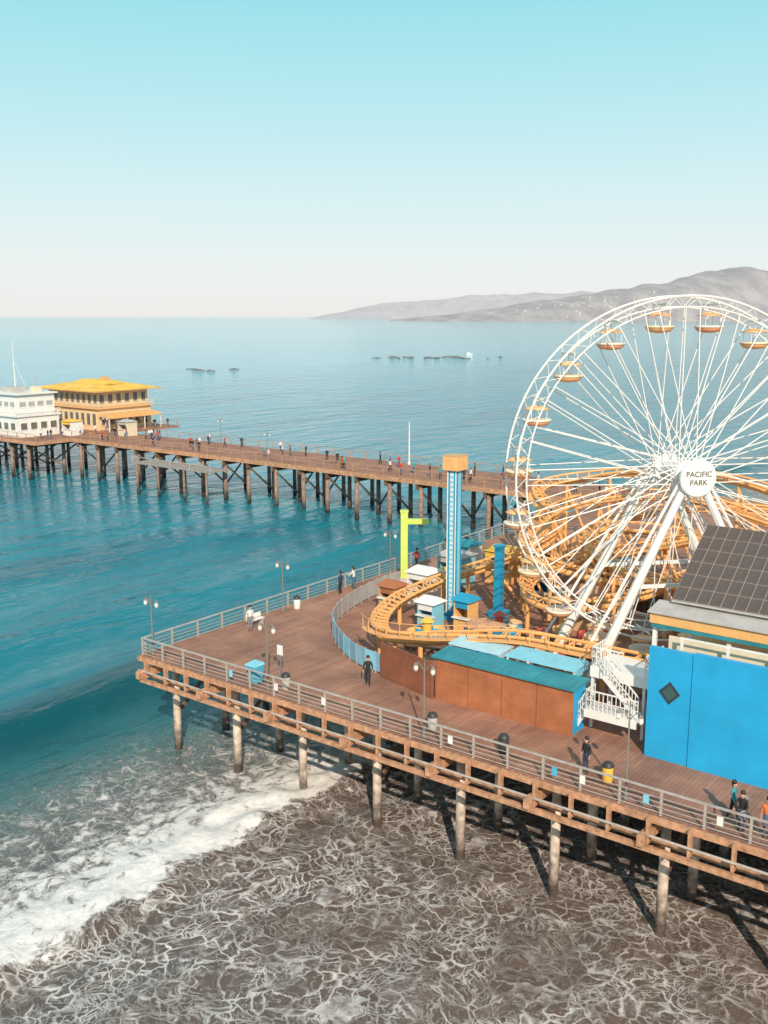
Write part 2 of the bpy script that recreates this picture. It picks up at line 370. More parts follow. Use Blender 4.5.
# breakwater rocks
def rock(loc, s, label, grp):
    bm = bmesh.new(); bmesh.ops.create_icosphere(bm, subdivisions=3, radius=1)
    for v in bm.verts:
        k = 1+.5*noise.fractal(v.co*1.3+Vector(loc)*.1, 1, 2, 4); v.co *= k
    me = bpy.data.meshes.new('rock'); bm.to_mesh(me); bm.free(); me.materials.append(stone)
    o = bpy.data.objects.new('rock', me); COL.objects.link(o); o.location = loc; o.scale = s
    tag(o, label, 'rock', grp)
for i in range(8):
    rock((random.uniform(-106, -76), random.uniform(522, 545), -.3), (random.uniform(1.0, 3.2), 2, random.uniform(.4, .9)), 'low dark rock awash at the left end of the breakwater', 'left breakwater rocks')
for i in range(38):
    rock((random.triangular(-14, 88, 30), random.uniform(668, 702), -.3), (random.choice((.8,1.2,2.2,4.0))*random.uniform(.8,1.2), 2.5, random.uniform(.4, 1.2)), 'low dark rock awash in the long middle stretch of the breakwater', 'middle breakwater rocks')
bt = bpy.data.objects.new('motor_boat', None); COL.objects.link(bt); bt.location = (62, 740, 0); bt.rotation_euler.z = .2; bt.scale = (.55,.55,.55)
tag(bt, 'small white motor boat far out beyond the breakwater', 'boat')
MB().hexa([(-4,-1.2,0),(4,-.5,0),(4,.5,0),(-4,1.2,0)], [(-4.3,-1.7,1.5),(6,-.15,2),(6,.15,2),(-4.3,1.7,1.5)]).build('hull', white, bt)
MB().hexa([(-2.5,-1.1,1.6),(1.5,-1,1.7),(1.5,1,1.7),(-2.5,1.1,1.6)], [(-2.3,-1,3.4),(.6,-.9,3.4),(.6,.9,3.4),(-2.3,1,3.4)]).build('cabin', white, bt)
# ------------------------------------------------------------------ near pier
pier = thing('pier', 'broad brown wooden pier carrying the amusement park', 'pier', 0, 0, 0)
MB().box(0,0,6.80,75,67,7.0).build('deck', deckm, pier)
MB().box(-.06,-.12,6.66,75,-.002,6.97).build('fascia_beam', timber, pier)
MB().box(-.14,-.12,6.66,-.002,67,6.97).build('fascia_beam', timber, pier)
MB().box(.6,-.62,5.55,75,-.42,5.78).build('lower_stringer', timber, pier)
MB().box(.6,.25,5.55,75,.45,5.78).build('lower_stringer', timber, pier)
MB().tube((.4,-.5,6.25),(75,-.5,6.25),.06,6).build('pipe', railm, pier)
ps = None
pm = MB().box(-.07,-.40,5.78,.07,-.14,6.95)
for i in range(28):
    x = .9+1.83*i
    if ps is None: ps = pm.build('hanger_post', timber, pier, (x,0,0))
    else: copy_part(ps, pier, (x,0,0))
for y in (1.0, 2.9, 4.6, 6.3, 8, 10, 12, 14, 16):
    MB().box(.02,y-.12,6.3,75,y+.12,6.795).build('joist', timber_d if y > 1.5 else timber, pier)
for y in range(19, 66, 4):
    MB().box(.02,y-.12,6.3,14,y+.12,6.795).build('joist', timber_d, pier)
BA = [.72+5.5*i for i in range(11)]
for i, x in enumerate(BA):
    MB().box(x-.16,-.85,5.8,x+.16,34,6.295).build('cap_beam', timber, pier)
pv = [MB().tube((0,0,-1.2),(0,0,5.8),.26,10,.24), MB().tube((.08,0,-1.2),(0,0,5.8),.28,10,.25), MB().tube((-.06,.05,-1.2),(0,0,5.8),.25,10,.23)]
pmesh = []
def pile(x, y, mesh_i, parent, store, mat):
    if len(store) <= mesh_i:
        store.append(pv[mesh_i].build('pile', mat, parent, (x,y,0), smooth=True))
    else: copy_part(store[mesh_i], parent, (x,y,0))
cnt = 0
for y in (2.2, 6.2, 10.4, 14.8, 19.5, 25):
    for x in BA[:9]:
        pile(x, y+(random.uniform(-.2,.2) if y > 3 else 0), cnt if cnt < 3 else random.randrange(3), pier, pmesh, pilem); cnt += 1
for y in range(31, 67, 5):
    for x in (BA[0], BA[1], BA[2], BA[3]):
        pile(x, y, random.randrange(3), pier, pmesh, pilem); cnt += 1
for x in BA[:9]:
    MB().bar((x,2.3,4.3),(x,-.6,5.7),.14,.2).build('brace', timber, pier)
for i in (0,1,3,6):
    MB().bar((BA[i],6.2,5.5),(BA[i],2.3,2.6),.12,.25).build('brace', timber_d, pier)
# ------------------------------------------------------------------ far pier
fp = thing('pier', 'long distant wooden pier running out to the yellow roofed restaurant', 'pier', 0, 0, 0)
MB().box(-101,67.02,6.7,75,78,7.0).build('deck', deckm, fp)
MB().box(-150,60,6.7,-101.02,92,7.0).build('deck', deckm, fp)
MB().box(-101,66.85,6.35,-.2,67.0,6.98).build('fascia_beam', timber, fp)
MB().box(-150,59.85,6.35,-101,59.99,6.98).build('fascia_beam', timber, fp)
MB().box(-101.0,59.85,6.35,-100.86,66.8,6.98).build('fascia_beam', timber, fp)
MB().box(-101,69.0,5.9,0,69.3,6.69).build('joist', timber_d, fp)
MB().box(-101,76,5.9,0,76.3,6.69).build('joist', timber_d, fp)
fm = MB().tube((0,0,-1.2),(0,0,6.1),.34,8,.30)
f0 = None
x = -146
while x < 24:
    rows = (67.6, 72.5, 77.2) if x > -101 else (61, 68, 76)
    MB().box(x-.2, rows[0]-.6, 5.6, x+.2, rows[-1]+.6, 6.3).build('cap_beam', timber_d, fp)
    for y in rows:
        if f0 is None: f0 = fm.build('pile', pilef, fp, (x,y,0), smooth=True)
        else: copy_part(f0, fp, (x+random.uniform(-.35,.35),y,0))
    if x < 0:
        if random.random() < .7: MB().bar((x,rows[0],5.6),(x,rows[1],1.6),.15,.26).build('brace', pilef, fp)
        if random.random() < .6: MB().bar((x,rows[1],1.4),(x,rows[2],5.5),.15,.26).build('brace', pilef, fp)
    x += 5.2
ld = thing('landing_stage', 'low grey boat landing stage hanging beside the distant pier', 'landing stage', -70, 64.6, 0)
MB().box(-9,-2.0,5.0,9,2.0,5.14).build('platform', M('landing_grey', (.34,.30,.27), .7, .2), ld)
for xx in (-8,-3,3,8): MB().tube((xx,-1.8,-1.2),(xx,-1.8,5.0),.2,8).build('pile', pilef, ld)
for xx in (-9,-4.5,0,4.5,9): MB().box(xx-.05,-1.95,5.14,xx+.05,-1.85,6.0).build('post', grey, ld)
MB().box(-9,-1.94,6.0,9,-1.86,6.07).build('rail', grey, ld)
# ------------------------------------------------------------------ railings
def railing(label, a0, b0, a1, b1, step, mat, h=1.1, bars=4, post=.05):
    L = math.hypot(a1-a0, b1-b0); r = thing('railing', label, 'railing', a0, b0, DK, math.atan2(b1-b0, a1-a0))
    n = int(L/step); p0 = MB().box(-post,-post,0,post,post,h).build('post', mat, r, (0,0,0))
    for i in range(1, n+1): copy_part(p0, r, (i*L/n,0,0))
    MB().box(-.05,-.07,h,L+.05,.07,h+.05).build('top_rail', mat, r)
    mb = MB()
    for k in range(bars): z = .15+(h-.2)*k/bars; mb.tube((0,-post-.02,z),(L,-post-.02,z),.018,5)
    mb.build('lower_rails', mat, r); return r
r1 = railing('long grey railing along the front edge of the near pier', .15, .12, 55, .12, 1.83, railm)
railing('grey railing along the sea end of the near pier', .12, .35, .12, 66.5, 2.2, railm)
railing('thin railing along the near side of the distant pier', -100.9, 67.2, -.3, 67.2, 2.6, timber, bars=2)
railing('thin railing along the far side of the distant pier', -100.9, 77.8, 40, 77.8, 3.2, timber, bars=2)
railing('railing along the front of the distant pier head', -140, 60.2, -101.2, 60.2, 2.6, timber, bars=2)
railing('railing along the shoreward edge of the distant pier head', -101.2, 78.2, -101.2, 91.5, 2.6, timber, bars=2)
for x, mt in ((8.0,lightblue),(11.6,white),(15.1,white),(23.3,white),(29.0,binblue),(30.4,white),(33.4,lightblue),(36.6,white)):
    MB().box(x-.13,-.12,.40,x+.13,-.085,.80).build('notice_plate', mt, r1)
# ------------------------------------------------------------------ lamps
def lamp(a, b, label, grp, h=3.7, rot=0):
    r = thing('street_lamp', label, 'street lamp', a, b, DK, rot, grp)
    MB().lathe([(.13,0),(.13,.25),(.08,.35),(.05,.5),(.038,h-.3),(.034,h)], n=8).build('post', lampm, r)
    arm = MB()
    for s in (-1, 1): arm.path([(0,0,h-.45),(s*.25,0,h-.15),(s*.42,0,h-.02),(s*.52,0,h-.12)], .022, 5)
    arm.tube((0,0,h-.05),(0,0,h+.3),.025,5,.01); arm.build('cross_arm', lampm, r)
    for s in (-1, 1):
        l = MB().lathe([(.05,-.12),(.12,-.20),(.12,-.24)], (s*.52,0,h), n=8).build('lamp_shade', lampm, r)
        MB().lathe([(.11,-.245),(.12,-.45),(.05,-.55)], (s*.52,0,h), n=8).build('globe', lampglass, l)
    return r
lamp(.55, .6, 'double headed lamp at the left corner of the near pier', None)
lamp(.55, 12.6, 'double headed lamp halfway along the sea end railing', None)
lamp(.55, 25.5, 'double headed lamp farthest along the sea end railing', None)
lamp(10.6, .55, 'double headed lamp beside the blue bin on the front railing', None, 4.0)
lamp(21.5, .55, 'double headed lamp in front of the rust brown shed', None, 4.0)
lamp(32.4, .55, 'double headed lamp in front of the tall blue wall', None, 4.2)
for i, a in enumerate((-92,-74,-54,-18)):
    lamp(a, 77.3 if i % 2 else 67.7, 'small double headed lamp on the distant pier', 'lamps along the distant pier', 4.2)
mp_ = thing('flag_pole', 'tall pale bare pole rising from the distant pier left of the blue tower', 'pole', -35, 77.2)
MB().lathe([(.22,0),(.22,.3),(.11,.4),(.08,5.8)], n=8).build('shaft', white, mp_); MB().lathe([(.02,5.8),(.14,5.95),(.02,6.1)], n=8).build('finial', white, mp_)
# ------------------------------------------------------------------ ferris wheel
fw = thing('ferris_wheel', 'big white ferris wheel with orange gondolas on the amusement pier', 'ferris wheel', 27.6, 16.9, DK, -ANG+R(10))
RW = 9.85; HZ = 12.25
for s in (-1, 1):
    rm = MB()
    for rr, tr in ((RW, .06), (RW-.6, .045)):
        rm.path([(rr*math.cos(2*PI*k/96), s*.95, HZ+rr*math.sin(2*PI*k/96)) for k in range(96)], tr, 6, True)
    for k in range(100):
        a0 = 2*PI*k/100; a1 = 2*PI*(k+1)/100; r0, r1_ = (RW, RW-.6) if k % 2 else (RW-.6, RW)
        rm.tube((r0*math.cos(a0), s*.95, HZ+r0*math.sin(a0)), (r1_*math.cos(a1), s*.95, HZ+r1_*math.sin(a1)), .02, 4)
    rm.build('rim', white, fw)
    for k in range(48):
        an = 2*PI*(k//2)/24+(.045 if k % 2 else -.045); off = 1.0 if k % 2 else -1.0
        MB().tube((.62*math.cos(an+off), s*1.35, HZ+.62*math.sin(an+off)), ((RW-.55)*math.cos(an), s*.95, HZ+(RW-.55)*math.sin(an)), .034, 5).build('spoke', white, fw)
for k in range(20):
    an = 2*PI*(k+.5)/20; rr = RW-.3
    MB().tube((rr*math.cos(an),-1.0,HZ+rr*math.sin(an)), (rr*math.cos(an),1.0,HZ+rr*math.sin(an)), .05, 6).build('axle', white, fw)
MB().lathe([(.55,-2.5),(.55,-1.6),(.8,-1.55),(.8,-1.2),(.45,-1.15),(.45,1.15),(.8,1.2),(.8,1.55),(.55,1.6),(.55,2.5)], (0,0,HZ), 'y', 20).build('hub', white, fw)
for sy in (-1, 1):
    for sx_ in (-1, 1):
        lg = MB(); tp = Vector((sx_*.3, sy*2.2, HZ)); ft = Vector((sx_*6.3, sy*2.9, 0))
        lg.tube(tp, ft, .22, 8, .30)
        lg.lathe([(.6,0),(.6,.25),(.35,.3)], ft, n=10)
        lg.build('support_leg', white, fw)
        MB().tube(tp+Vector((sx_*.35,0,.1)), ft+Vector((sx_*1.3,0,.1)), .09, 6).build('stay_tube', white, fw)
    MB().bar((-3.3, sy*2.55, 6.2), (3.3, sy*2.55, 6.2), .16, .2).build('cross_beam', white, fw)
sg = MB().lathe([(1.0,-2.75),(1.06,-2.7),(1.06,-2.55),(1.0,-2.5)], (0,0,HZ), 'y', 36).build('sign', white, fw)
def text(body, size, mat, name, parent, loc, rot, ext=.01, align='CENTER'):
    cu = bpy.data.curves.new(name, 'FONT'); cu.body = body; cu.size = size; cu.extrude = ext; cu.align_x = align; cu.align_y = 'CENTER'
    tmp = bpy.data.objects.new('tmp', cu); COL.objects.link(tmp)
    dgr = bpy.context.evaluated_depsgraph_get(); me = bpy.data.meshes.new_from_object(tmp.evaluated_get(dgr))
    bpy.data.objects.remove(tmp); me.materials.clear(); me.materials.append(mat)
    o = bpy.data.objects.new(name, me); COL.objects.link(o); o.parent = parent; o.location = loc; o.rotation_euler = rot; return o
text('PACIFIC', .43, dark, 'lettering', sg, (0,-2.765,HZ+.22), (R(90),0,0))
text('PARK', .43, dark, 'lettering', sg, (0,-2.765,HZ-.25), (R(90),0,0))
MB().box(-7.2,-3.6,0,7.2,3.6,.3).build('base_platform', timber_d, fw)
gm = MB().lathe([(.12,-1.12),(.56,-1.06),(.74,-.90),(.78,-.74),(.72,-.74),(.64,-.88),(.2,-1.0)], n=16)
gb = MB().lathe([(.79,-.83),(.82,-.77),(.81,-.71),(.79,-.71)], n=16)
gc = MB().lathe([(.70,-.18),(.72,-.14),(.45,-.04),(.2,.03),(.05,.08)], n=16)
gp = MB()
for k in range(4): an = PI/4+k*PI/2; gp.tube((.62*math.cos(an),.62*math.sin(an),-.76),(.62*math.cos(an),.62*math.sin(an),-.14),.022,5)
gp.tube((0,0,.05),(0,0,.45),.04,5); gp.tube((0,-.92,.43),(0,.92,.43),.045,5)
palo = M('gondola_pale_orange', (.88,.48,.22), .5, .1)
gcol = [(M('gondola_coral', (.86,.40,.21), .5, .1), M('gondola_white', (.84,.74,.62), .5, .08)), (palo, M('gondola_cream', (.88,.70,.48), .5, .08))]
srcs = []
for k in range(20):
    an = 2*PI*(k+.5)/20; p = Vector(((RW-.35)*math.cos(an), 0, HZ+(RW-.35)*math.sin(an)-.45))
    if k < 2:
        g = gm.build('gondola', gcol[k][0], fw, p, smooth=True)
        gb.build('tub_band', gcol[k][1], g, smooth=True); gc.build('canopy', palo, g, smooth=True); gp.build('canopy_posts', white, g); srcs.append(g)
    else:
        g = copy_tree(srcs[k % 2], None, fw); g.location = p
# ------------------------------------------------------------------ roller coaster
cst = thing('roller_coaster', 'orange steel roller coaster winding around the ferris wheel', 'roller coaster', 0, 0, DK)
cp_ = [(36,9.6,10.4),(31,9.6,10.4),(25.8,9.9,10.2),(21.7,9.5,10.2),(17.7,8.6,9.7),(14.6,8.3,9.2),(12.2,9.2,8.8),(10.3,11.6,8.8),(9.3,14.8,9.0),(9.4,18,9.3),(10.3,21,9.8),(11.6,24.4,10.3),(13.2,28,11.2),(12.5,32,12.2),(9.5,35,12.8),(7.2,38.5,13.4),(9,42,14),(15,43.5,15),(24,42.5,15),(33,40,12.5),(41,37,11),(46,32,10.5),(45,27.5,11),(40,26.8,12.5),(33,28,13.5),(26,30,13),(20,28.5,11.5),(16.0,25,10.4),(16.0,20.6,9.8),(19.4,18.6,9.6),(23,22,10),(27,26.5,11.5),(32,28.5,11.6),(38,31,10.4),(36.5,35.5,10.8),(29,36,13),(21,35.5,14.6),(14.5,32,14.0),(13.2,27,12.8),(14.8,23.0,11.8),(19,22.6,11.0),(24,26,10.2),(30,32,9.8),(38,36,10.6),(36,40.5,12),(27,40,13.4),(19,38,13),(14.5,34.5,11.2),(15.5,29.5,10.2),(20,25.6,9.5),(26,28.5,9.2),(31.5,31.5,9.6),(30,25.5,10.4),(24.5,23.3,11.2),(19.5,24.5,12),(17.2,29,12.6),(22,32.6,12.2),(30,30.5,11),(36,27.6,10.2),(42,30,10.6),(48,34,11)]
cp_ = [Vector((a,b,z-DK)) for a,b,z in cp_]
def catmull(P, n):
    out = []
    for i in range(len(P)-1):
        p0 = P[max(i-1,0)]; p1 = P[i]; p2 = P[i+1]; p3 = P[min(i+2,len(P)-1)]
        for k in range(n):
            u = k/n; out.append(.5*((2*p1)+(p2-p0)*u+(2*p0-5*p1+4*p2-p3)*u*u+(3*p1-p0-3*p2+p3)*u**3))
    out.append(P[-1]); return out
cl = catmull(cp_, 10); Lr, Rr, Sp = [], [], []; tr = MB()
for i, p in enumerate(cl):
    tg = (cl[min(i+1,len(cl)-1)]-cl[max(i-1,0)]).normalized()
    lat = tg.cross(Vector((0,0,1))).normalized(); a_ = cl[max(i-4,0)]-p; b_ = cl[min(i+4,len(cl)-1)]-p
    cur = (a_.normalized()+b_.normalized()) if a_.length > .01 and b_.length > .01 else Vector((0,0,0)); bk = max(-.5, min(.5, cur.dot(lat)*1.3))
    lat = (lat-Vector((0,0,bk))).normalized(); up = lat.cross(tg)
    Lr.append(p+lat*.5); Rr.append(p-lat*.5); Sp.append(p-up*.5)
    if i % 2 == 0: tr.bar(p+lat*.62, p-lat*.62, .12, .09); tr.tube(p+lat*.45, p-up*.5, .05, 4); tr.tube(p-lat*.45, p-up*.5, .05, 4)
tr.path(Lr, .10, 6); tr.path(Rr, .10, 6); tr.path(Sp, .20, 8); tr.build('track', orange, cst)
for i in range(4, len(cl), 7):
    q = Sp[i]; MB().tube((q.x,q.y,0),(q.x,q.y,q.z),.16,8,.14).build('support_column', orange, cst)
    if q.z > 2.4: MB().tube((q.x+1.2+.2*q.z,q.y+.8,0),(q.x,q.y,q.z-.4),.12,6,.10).build('brace_tube', orange, cst)
def catwalk(i0, i1):
    wk = MB()
    for i in range(i0, i1):
        p, q = Rr[i], Rr[i+1]; d = (p-cl[i]); d.z = 0; d = d.normalized()
        wk.bar(p+d*.5+Vector((0,0,-.1)), q+d*.5+Vector((0,0,-.1)), .5, .05)
        wk.bar(p+d*.75+Vector((0,0,.8)), q+d*.75+Vector((0,0,.8)), .04, .04)
        if i % 3 == 0: wk.bar(p+d*.75-Vector((0,0,.1)), p+d*.75+Vector((0,0,.8)), .04, .04)
    wk.build('catwalk', orange, cst)
catwalk(18, 62); catwalk(115, 145); catwalk(225, 262); catwalk(330, 372)
# ------------------------------------------------------------------ towers
dt = thing('drop_tower', 'tall slim blue drop tower with orange cap and pale ladder stripe', 'tower', 11.4, 18.5)
TW = .36
MB().box(-TW,-TW,.5,TW,TW,10.65).build('shaft', blue_d, dt); MB().box(-.6,-.6,0,.6,.6,.5).build('base', blue_d, dt)
MB().box(-.62,-.62,10.65,.62,.62,11.62).build('cap', orangetan, dt); MB().box(-.64,-.64,11.621,.64,.64,11.68).build('cap_plate', tan, dt)
MB().box(-.16,-TW-.02,.6,.16,-TW-.002,10.6).build('ladder_strip', lightblue, dt)
MB().box(TW+.002,-.16,.6,TW+.02,.16,10.6).build('ladder_strip', lightblue, dt)
lp0 = MB().box(-.11,-TW-.045,.7,.11,-TW-.023,.88).build('light_panel', white, dt, (0,0,0))
for k in range(1, 29): copy_part(lp0, dt, (0,0,k*.34))
for s in (-.33, .33): MB().tube((s,-TW-.04,.5),(s,-TW-.04,10.6),.04,6).build('guide_tube', white, dt)
gt = thing('ride_tower', 'lime green post with a side arm near the sea end', 'ride', 2.7, 24.5, DK, -ANG)
MB().box(-.28,-.25,0,.28,.25,5.7).build('post', lime, gt); MB().box(.28,-.2,4.75,1.95,.2,5.15).build('arm', lime, gt); MB().box(-.5,-.4,0,.5,.4,.35).build('base', grey, gt)
MB().box(-.33,-.3,5.7,.33,.3,5.85).build('cap', lime, gt)
b2 = thing('ride_tower', 'short blue ride column beside the tall blue tower', 'ride', 13.6, 21.0)
MB().box(-.26,-.26,0,.26,.26,5.0).build('post', blue_d, b2); MB().box(-.33,-.33,5.0,.33,.33,5.2).build('cap', blue_d, b2); MB().box(-.6,-.6,0,.6,.6,.4).build('base', blue_d, b2)
# ------------------------------------------------------------------ curved fence
fn = thing('fence', 'curved pale blue panel fence around the roller coaster', 'fence', 0, 0)
fpnts = catmull([Vector(p) for p in ((14.4,6.4,0),(12,6.9,0),(9.2,8.6,0),(6.6,11,0),(4.9,14,0),(3.9,17.5,0),(3.4,21,0),(3.4,23,0))], 3)
fblue = M('fence_blue', (.20,.42,.55), .5, .18); fgrey = M('fence_grey', (.42,.40,.39), .5, .15)
for i, (p, q) in enumerate(zip(fpnts, fpnts[1:])):
    MB().bar(p+Vector((0,0,.72)), q+Vector((0,0,.72)), .05, 1.15).build('panel', (fblue, lightblue, fblue)[i % 3] if i < 10 else fgrey, fn)
    MB().bar(p, p+Vector((0,0,1.38)), .07, .07).build('post', fgrey, fn)
# ------------------------------------------------------------------ brown wall + shed + tents
bw = thing('wall', 'low dark red brown panel wall between the curved fence and the shed', 'wall', 14.5, 6.2, DK, math.atan2(-1.0, 4.3))
for i in range(3): MB().box(i*1.47,-.06,.05,i*1.47+1.43,.06,2.1).build('panel', brick_d, bw)
for i in range(4): MB().box(i*1.47-.06,-.09,0,i*1.47+.02,.09,2.15).build('post', brick_d, bw)
sh = thing('shed', 'long rust brown shed with teal sheet roof and blue end wall', 'shed', 18.95, 5.25)
SD = 1.45
MB().box(0,0,0,8.4,.14,2.45).build('front_wall', brick, sh); MB().box(0,.14,0,.14,SD,2.45).build('side_wall', brick, sh)
MB().box(8.26,.14,0,8.4,SD,2.45).build('end_wall', blue, sh); MB().box(.14,SD-.14,0,8.26,SD,2.5).build('back_wall', brick, sh)
MB().hexa([(-.15,-.2,2.46),(8.6,-.2,2.46),(8.6,SD+.1,2.56),(-.15,SD+.1,2.56)], [(-.15,-.2,2.56),(8.6,-.2,2.56),(8.6,SD+.1,2.68),(-.15,SD+.1,2.68)]).build('roof', teal, sh)
rb = None
for i in range(5):
    if rb is None: rb = MB().hexa([(-.02,-.2,2.561),(.02,-.2,2.561),(.02,SD+.1,2.681),(-.02,SD+.1,2.681)], [(-.02,-.2,2.585),(.02,-.2,2.585),(.02,SD+.1,2.705),(-.02,SD+.1,2.705)]).build('roof_rib', teal, sh, (.2,0,0))
    else: copy_part(rb, sh, (.2+i*2.0,0,0))
for i in range(4): MB().box(.05+i*2.1,-.015,.02,.09+i*2.1,-.002,2.4).build('batten', brick_d, sh)
def tent(a, b, sx_, sy_, mat, label, zt=2.9, rot=0):
    r = thing('canopy_tent', label, 'tent', a, b, DK, rot)
    for x in (-sx_/2+.1, sx_/2-.1):
        for y in (-sy_/2+.1, sy_/2-.1): MB().box(x-.05,y-.05,0,x+.05,y+.05,zt).build('leg', white, r)
    m = MB(); x, y = sx_/2, sy_/2
    m.hexa([(-x,-y,zt),(x,-y,zt),(x,y,zt+.1),(-x,y,zt+.1)], [(-x,-y,zt+.08),(x,-y,zt+.08),(x,y,zt+.18),(-x,y,zt+.18)])
    m.build('roof', mat, r)
    MB().box(x-.02,-y+.03,zt-.35,x+.01,y,zt-.002).build('valance', mat, r); return r
tent(20.4, 7.65, 3.4, 1.5, M('paler_blue_sheet', (.45,.66,.74), .5, .1), 'whitish blue flat canopy behind the left half of the shed', 2.7)
tent(24.6, 7.6, 4.2, 1.6, lightblue, 'pale blue flat canopy behind the right half of the shed', 2.8)
# ------------------------------------------------------------------ station with blue wall and solar roof
bl = thing('building', 'bright blue walled ride building with a sloped solar panel roof', 'building', 31.2, 5.4)
MB().box(0,0,0,2.12,.25,5.55).build('wall', blue, bl); MB().box(2.15,-.06,0,22,.25,5.62).build('wall', blue, bl)
MB().box(0,.252,0,.25,4.6,4.2).build('side_wall', blue, bl)
MB().box(.26,.26,4.3,22,5,4.45).build('terrace_floor', tan, bl)
MB().box(.26,4.98,4.46,22,5.2,6.3).build('rear_wall', cream, bl)
for i in range(7): MB().box(1+i*2.4,4.93,4.9,2.4+i*2.4,4.975,6.0).build('window', glass, bl)
MB().box(.3,1.6,4.46,22,1.75,5.70).build('terrace_parapet', cream, bl)
for x in (1.2, 3.4, 5.6, 7.8): MB().box(x-.06,.9,4.46,x+.06,1.02,5.9).build('rail_post', white, bl)
MB().box(1.1,.93,5.9,12,.99,5.98).build('terrace_rail', white, bl)
for x in (-1.2,2.6,6.4,10.2,14): MB().box(x-.1,3.5,0 if x < 0 else 4.46,x+.1,3.7,6.25).build('column', white, bl)
MB().box(-1.4,3.3,5.66,22,3.42,6.2).build('fascia', orangetan, bl); MB().box(-1.4,3.42,5.66,-1.28,5.6,6.2).build('fascia', orangetan, bl)
MB().box(-1.3,3.25,5.46,22,3.36,5.64).build('trim', teal, bl)
MB().hexa([(-1.5,3.15,6.21),(22,3.15,6.21),(22,4.7,6.48),(-1.5,4.7,6.48)], [(-1.5,3.15,6.26),(22,3.15,6.26),(22,4.7,6.53),(-1.5,4.7,6.53)]).build('canopy', grey, bl)
Y0r, Z0r, Y1r, Z1r = 4.3, 6.72, 8.9, 9.85
MB().hexa([(-.7,Y0r,Z0r-.08),(22,Y0r,Z0r-.08),(22,Y1r,Z1r-.08),(-.7,Y1r,Z1r-.08)], [(-.7,Y0r,Z0r),(22,Y0r,Z0r),(22,Y1r,Z1r),(-.7,Y1r,Z1r)]).build('roof', grey, bl)
MB().add([(-.6,4.9,6.6),(-.6,8.8,6.6),(-.6,8.8,9.6),(-.5,4.9,6.6),(-.5,8.8,6.6),(-.5,8.8,9.6)], [(0,1,2),(3,4,5),(0,1,4,3),(1,2,5,4),(2,0,3,5)]).build('gable', tan, bl)
for x in (-.4, 5, 10): MB().box(x-.1,8.5,0,x+.1,8.7,9.4).build('column', white, bl)
panelm = M('solar_cell', (.115,.088,.08), .3, .25, .4); framem = M('panel_frame', (.42,.36,.32), .5, .1)
sdir = Vector((0,Y1r-Y0r,Z1r-Z0r)); SL = sdir.length; sdir.normalize(); snor = Vector((0,-sdir.z,sdir.y))
pn = MB(); fr = MB()
def slab(mb, x0, x1, s0, s1, h0, h1):
    f = lambda x, s, h: Vector((x,0,0))+sdir*s+snor*h
    mb.hexa([f(x0,s0,h0),f(x1,s0,h0),f(x1,s1,h0),f(x0,s1,h0)], [f(x0,s0,h1),f(x1,s0,h1),f(x1,s1,h1),f(x0,s1,h1)])
PWD, PHT = .62, SL/6
slab(fr,0,PWD-.008,0,PHT-.008,.03,.07)
for ix in range(2): slab(pn, .016+ix*.296, .016+ix*.296+.283, .016, PHT-.024, .072, .085)
f_src = None
for i in range(16):
    for j in range(6):
        loc = Vector((-.65+i*PWD, Y0r, Z0r))+sdir*(.02+j*PHT)
        if f_src is None:
            f_src = fr.build('solar_panel', framem, bl, loc); cl_src = pn.build('solar_cells', panelm, f_src)
        else:
            c = copy_part(f_src, bl, loc); copy_part(cl_src, c)
dmd = MB().prism([(0,-.56),(.52,0),(0,.56),(-.52,0)], -.05, -.003).build('sign', M('sign_slate', (.03,.05,.06), .5), bl, (1.1,0,3.45))
MB().prism([(0,-.40),(.36,0),(0,.40),(-.36,0)], -.06, -.052).build('sign_face', M('sign_green', (.05,.10,.10), .5), dmd)
# ------------------------------------------------------------------ white stairs
stt = thing('staircase', 'white metal staircase with railed landings beside the blue wall', 'staircase', 27.5, 5.7)
def rails(mb, pts, h=1.0, n=9):
    for p, q in zip(pts, pts[1:]):
        p = Vector(p); q = Vector(q); mb.bar(p+Vector((0,0,h)), q+Vector((0,0,h)), .07, .06); mb.bar(p+Vector((0,0,h*.5)), q+Vector((0,0,h*.5)), .04, .04)
        m = max(2, int((q-p).length/.22))
        for k in range(m+1): c = p+(q-p)*k/m; mb.bar(c, c+Vector((0,0,h)), .035, .035)
MB().box(0,1.2,3.2,3.2,3.6,3.35).build('landing', white, stt)
MB().box(.02,1.1,2.8,3.2,1.19,3.35).build('landing_edge', white, stt)
mb = MB(); rails(mb, [(0.05,3.5,3.35),(.05,1.25,3.35),(1.7,1.25,3.35)]); rails(mb, [(2.9,1.25,3.35),(2.9,3.5,3.35)]); mb.build('landing_railing', white, stt)
for x, y in ((.1,1.3),(2.9,1.3),(.1,3.5),(2.9,3.5)): MB().box(x-.07,y-.07,0,x+.07,y+.07,3.2).build('leg', white, stt)
MB().box(.3,0.05,1.35,3.1,1.15,1.45).build('landing', white, stt)
MB().box(.3,-.04,1.05,3.1,.04,1.45).build('landing_edge', white, stt)
mb = MB(); rails(mb, [(.35,.1,1.45),(3.1,.1,1.45)]); rails(mb, [(.35,.1,1.45),(.35,1.1,1.45)]); mb.build('landing_railing', white, stt)
mb = MB()
for i in range(9): z = 3.2-i*.2; x = 1.0+i*.2; mb.box(x,.65,z-.12,x+.28,1.08,z-.06)
mb.bar((.95,.63,3.15),(2.9,.63,1.35),.05,.22); mb.build('flight', white, stt)
mb = MB()
for i in range(7): z = 1.3-i*.19; x = .3-i*.1; mb.box(x-.28,.3,z-.06,x,1.0,z)
mb.bar((.35,.28,1.4),(-.4,.28,.05),.05,.22); mb.build('flight', white, stt)
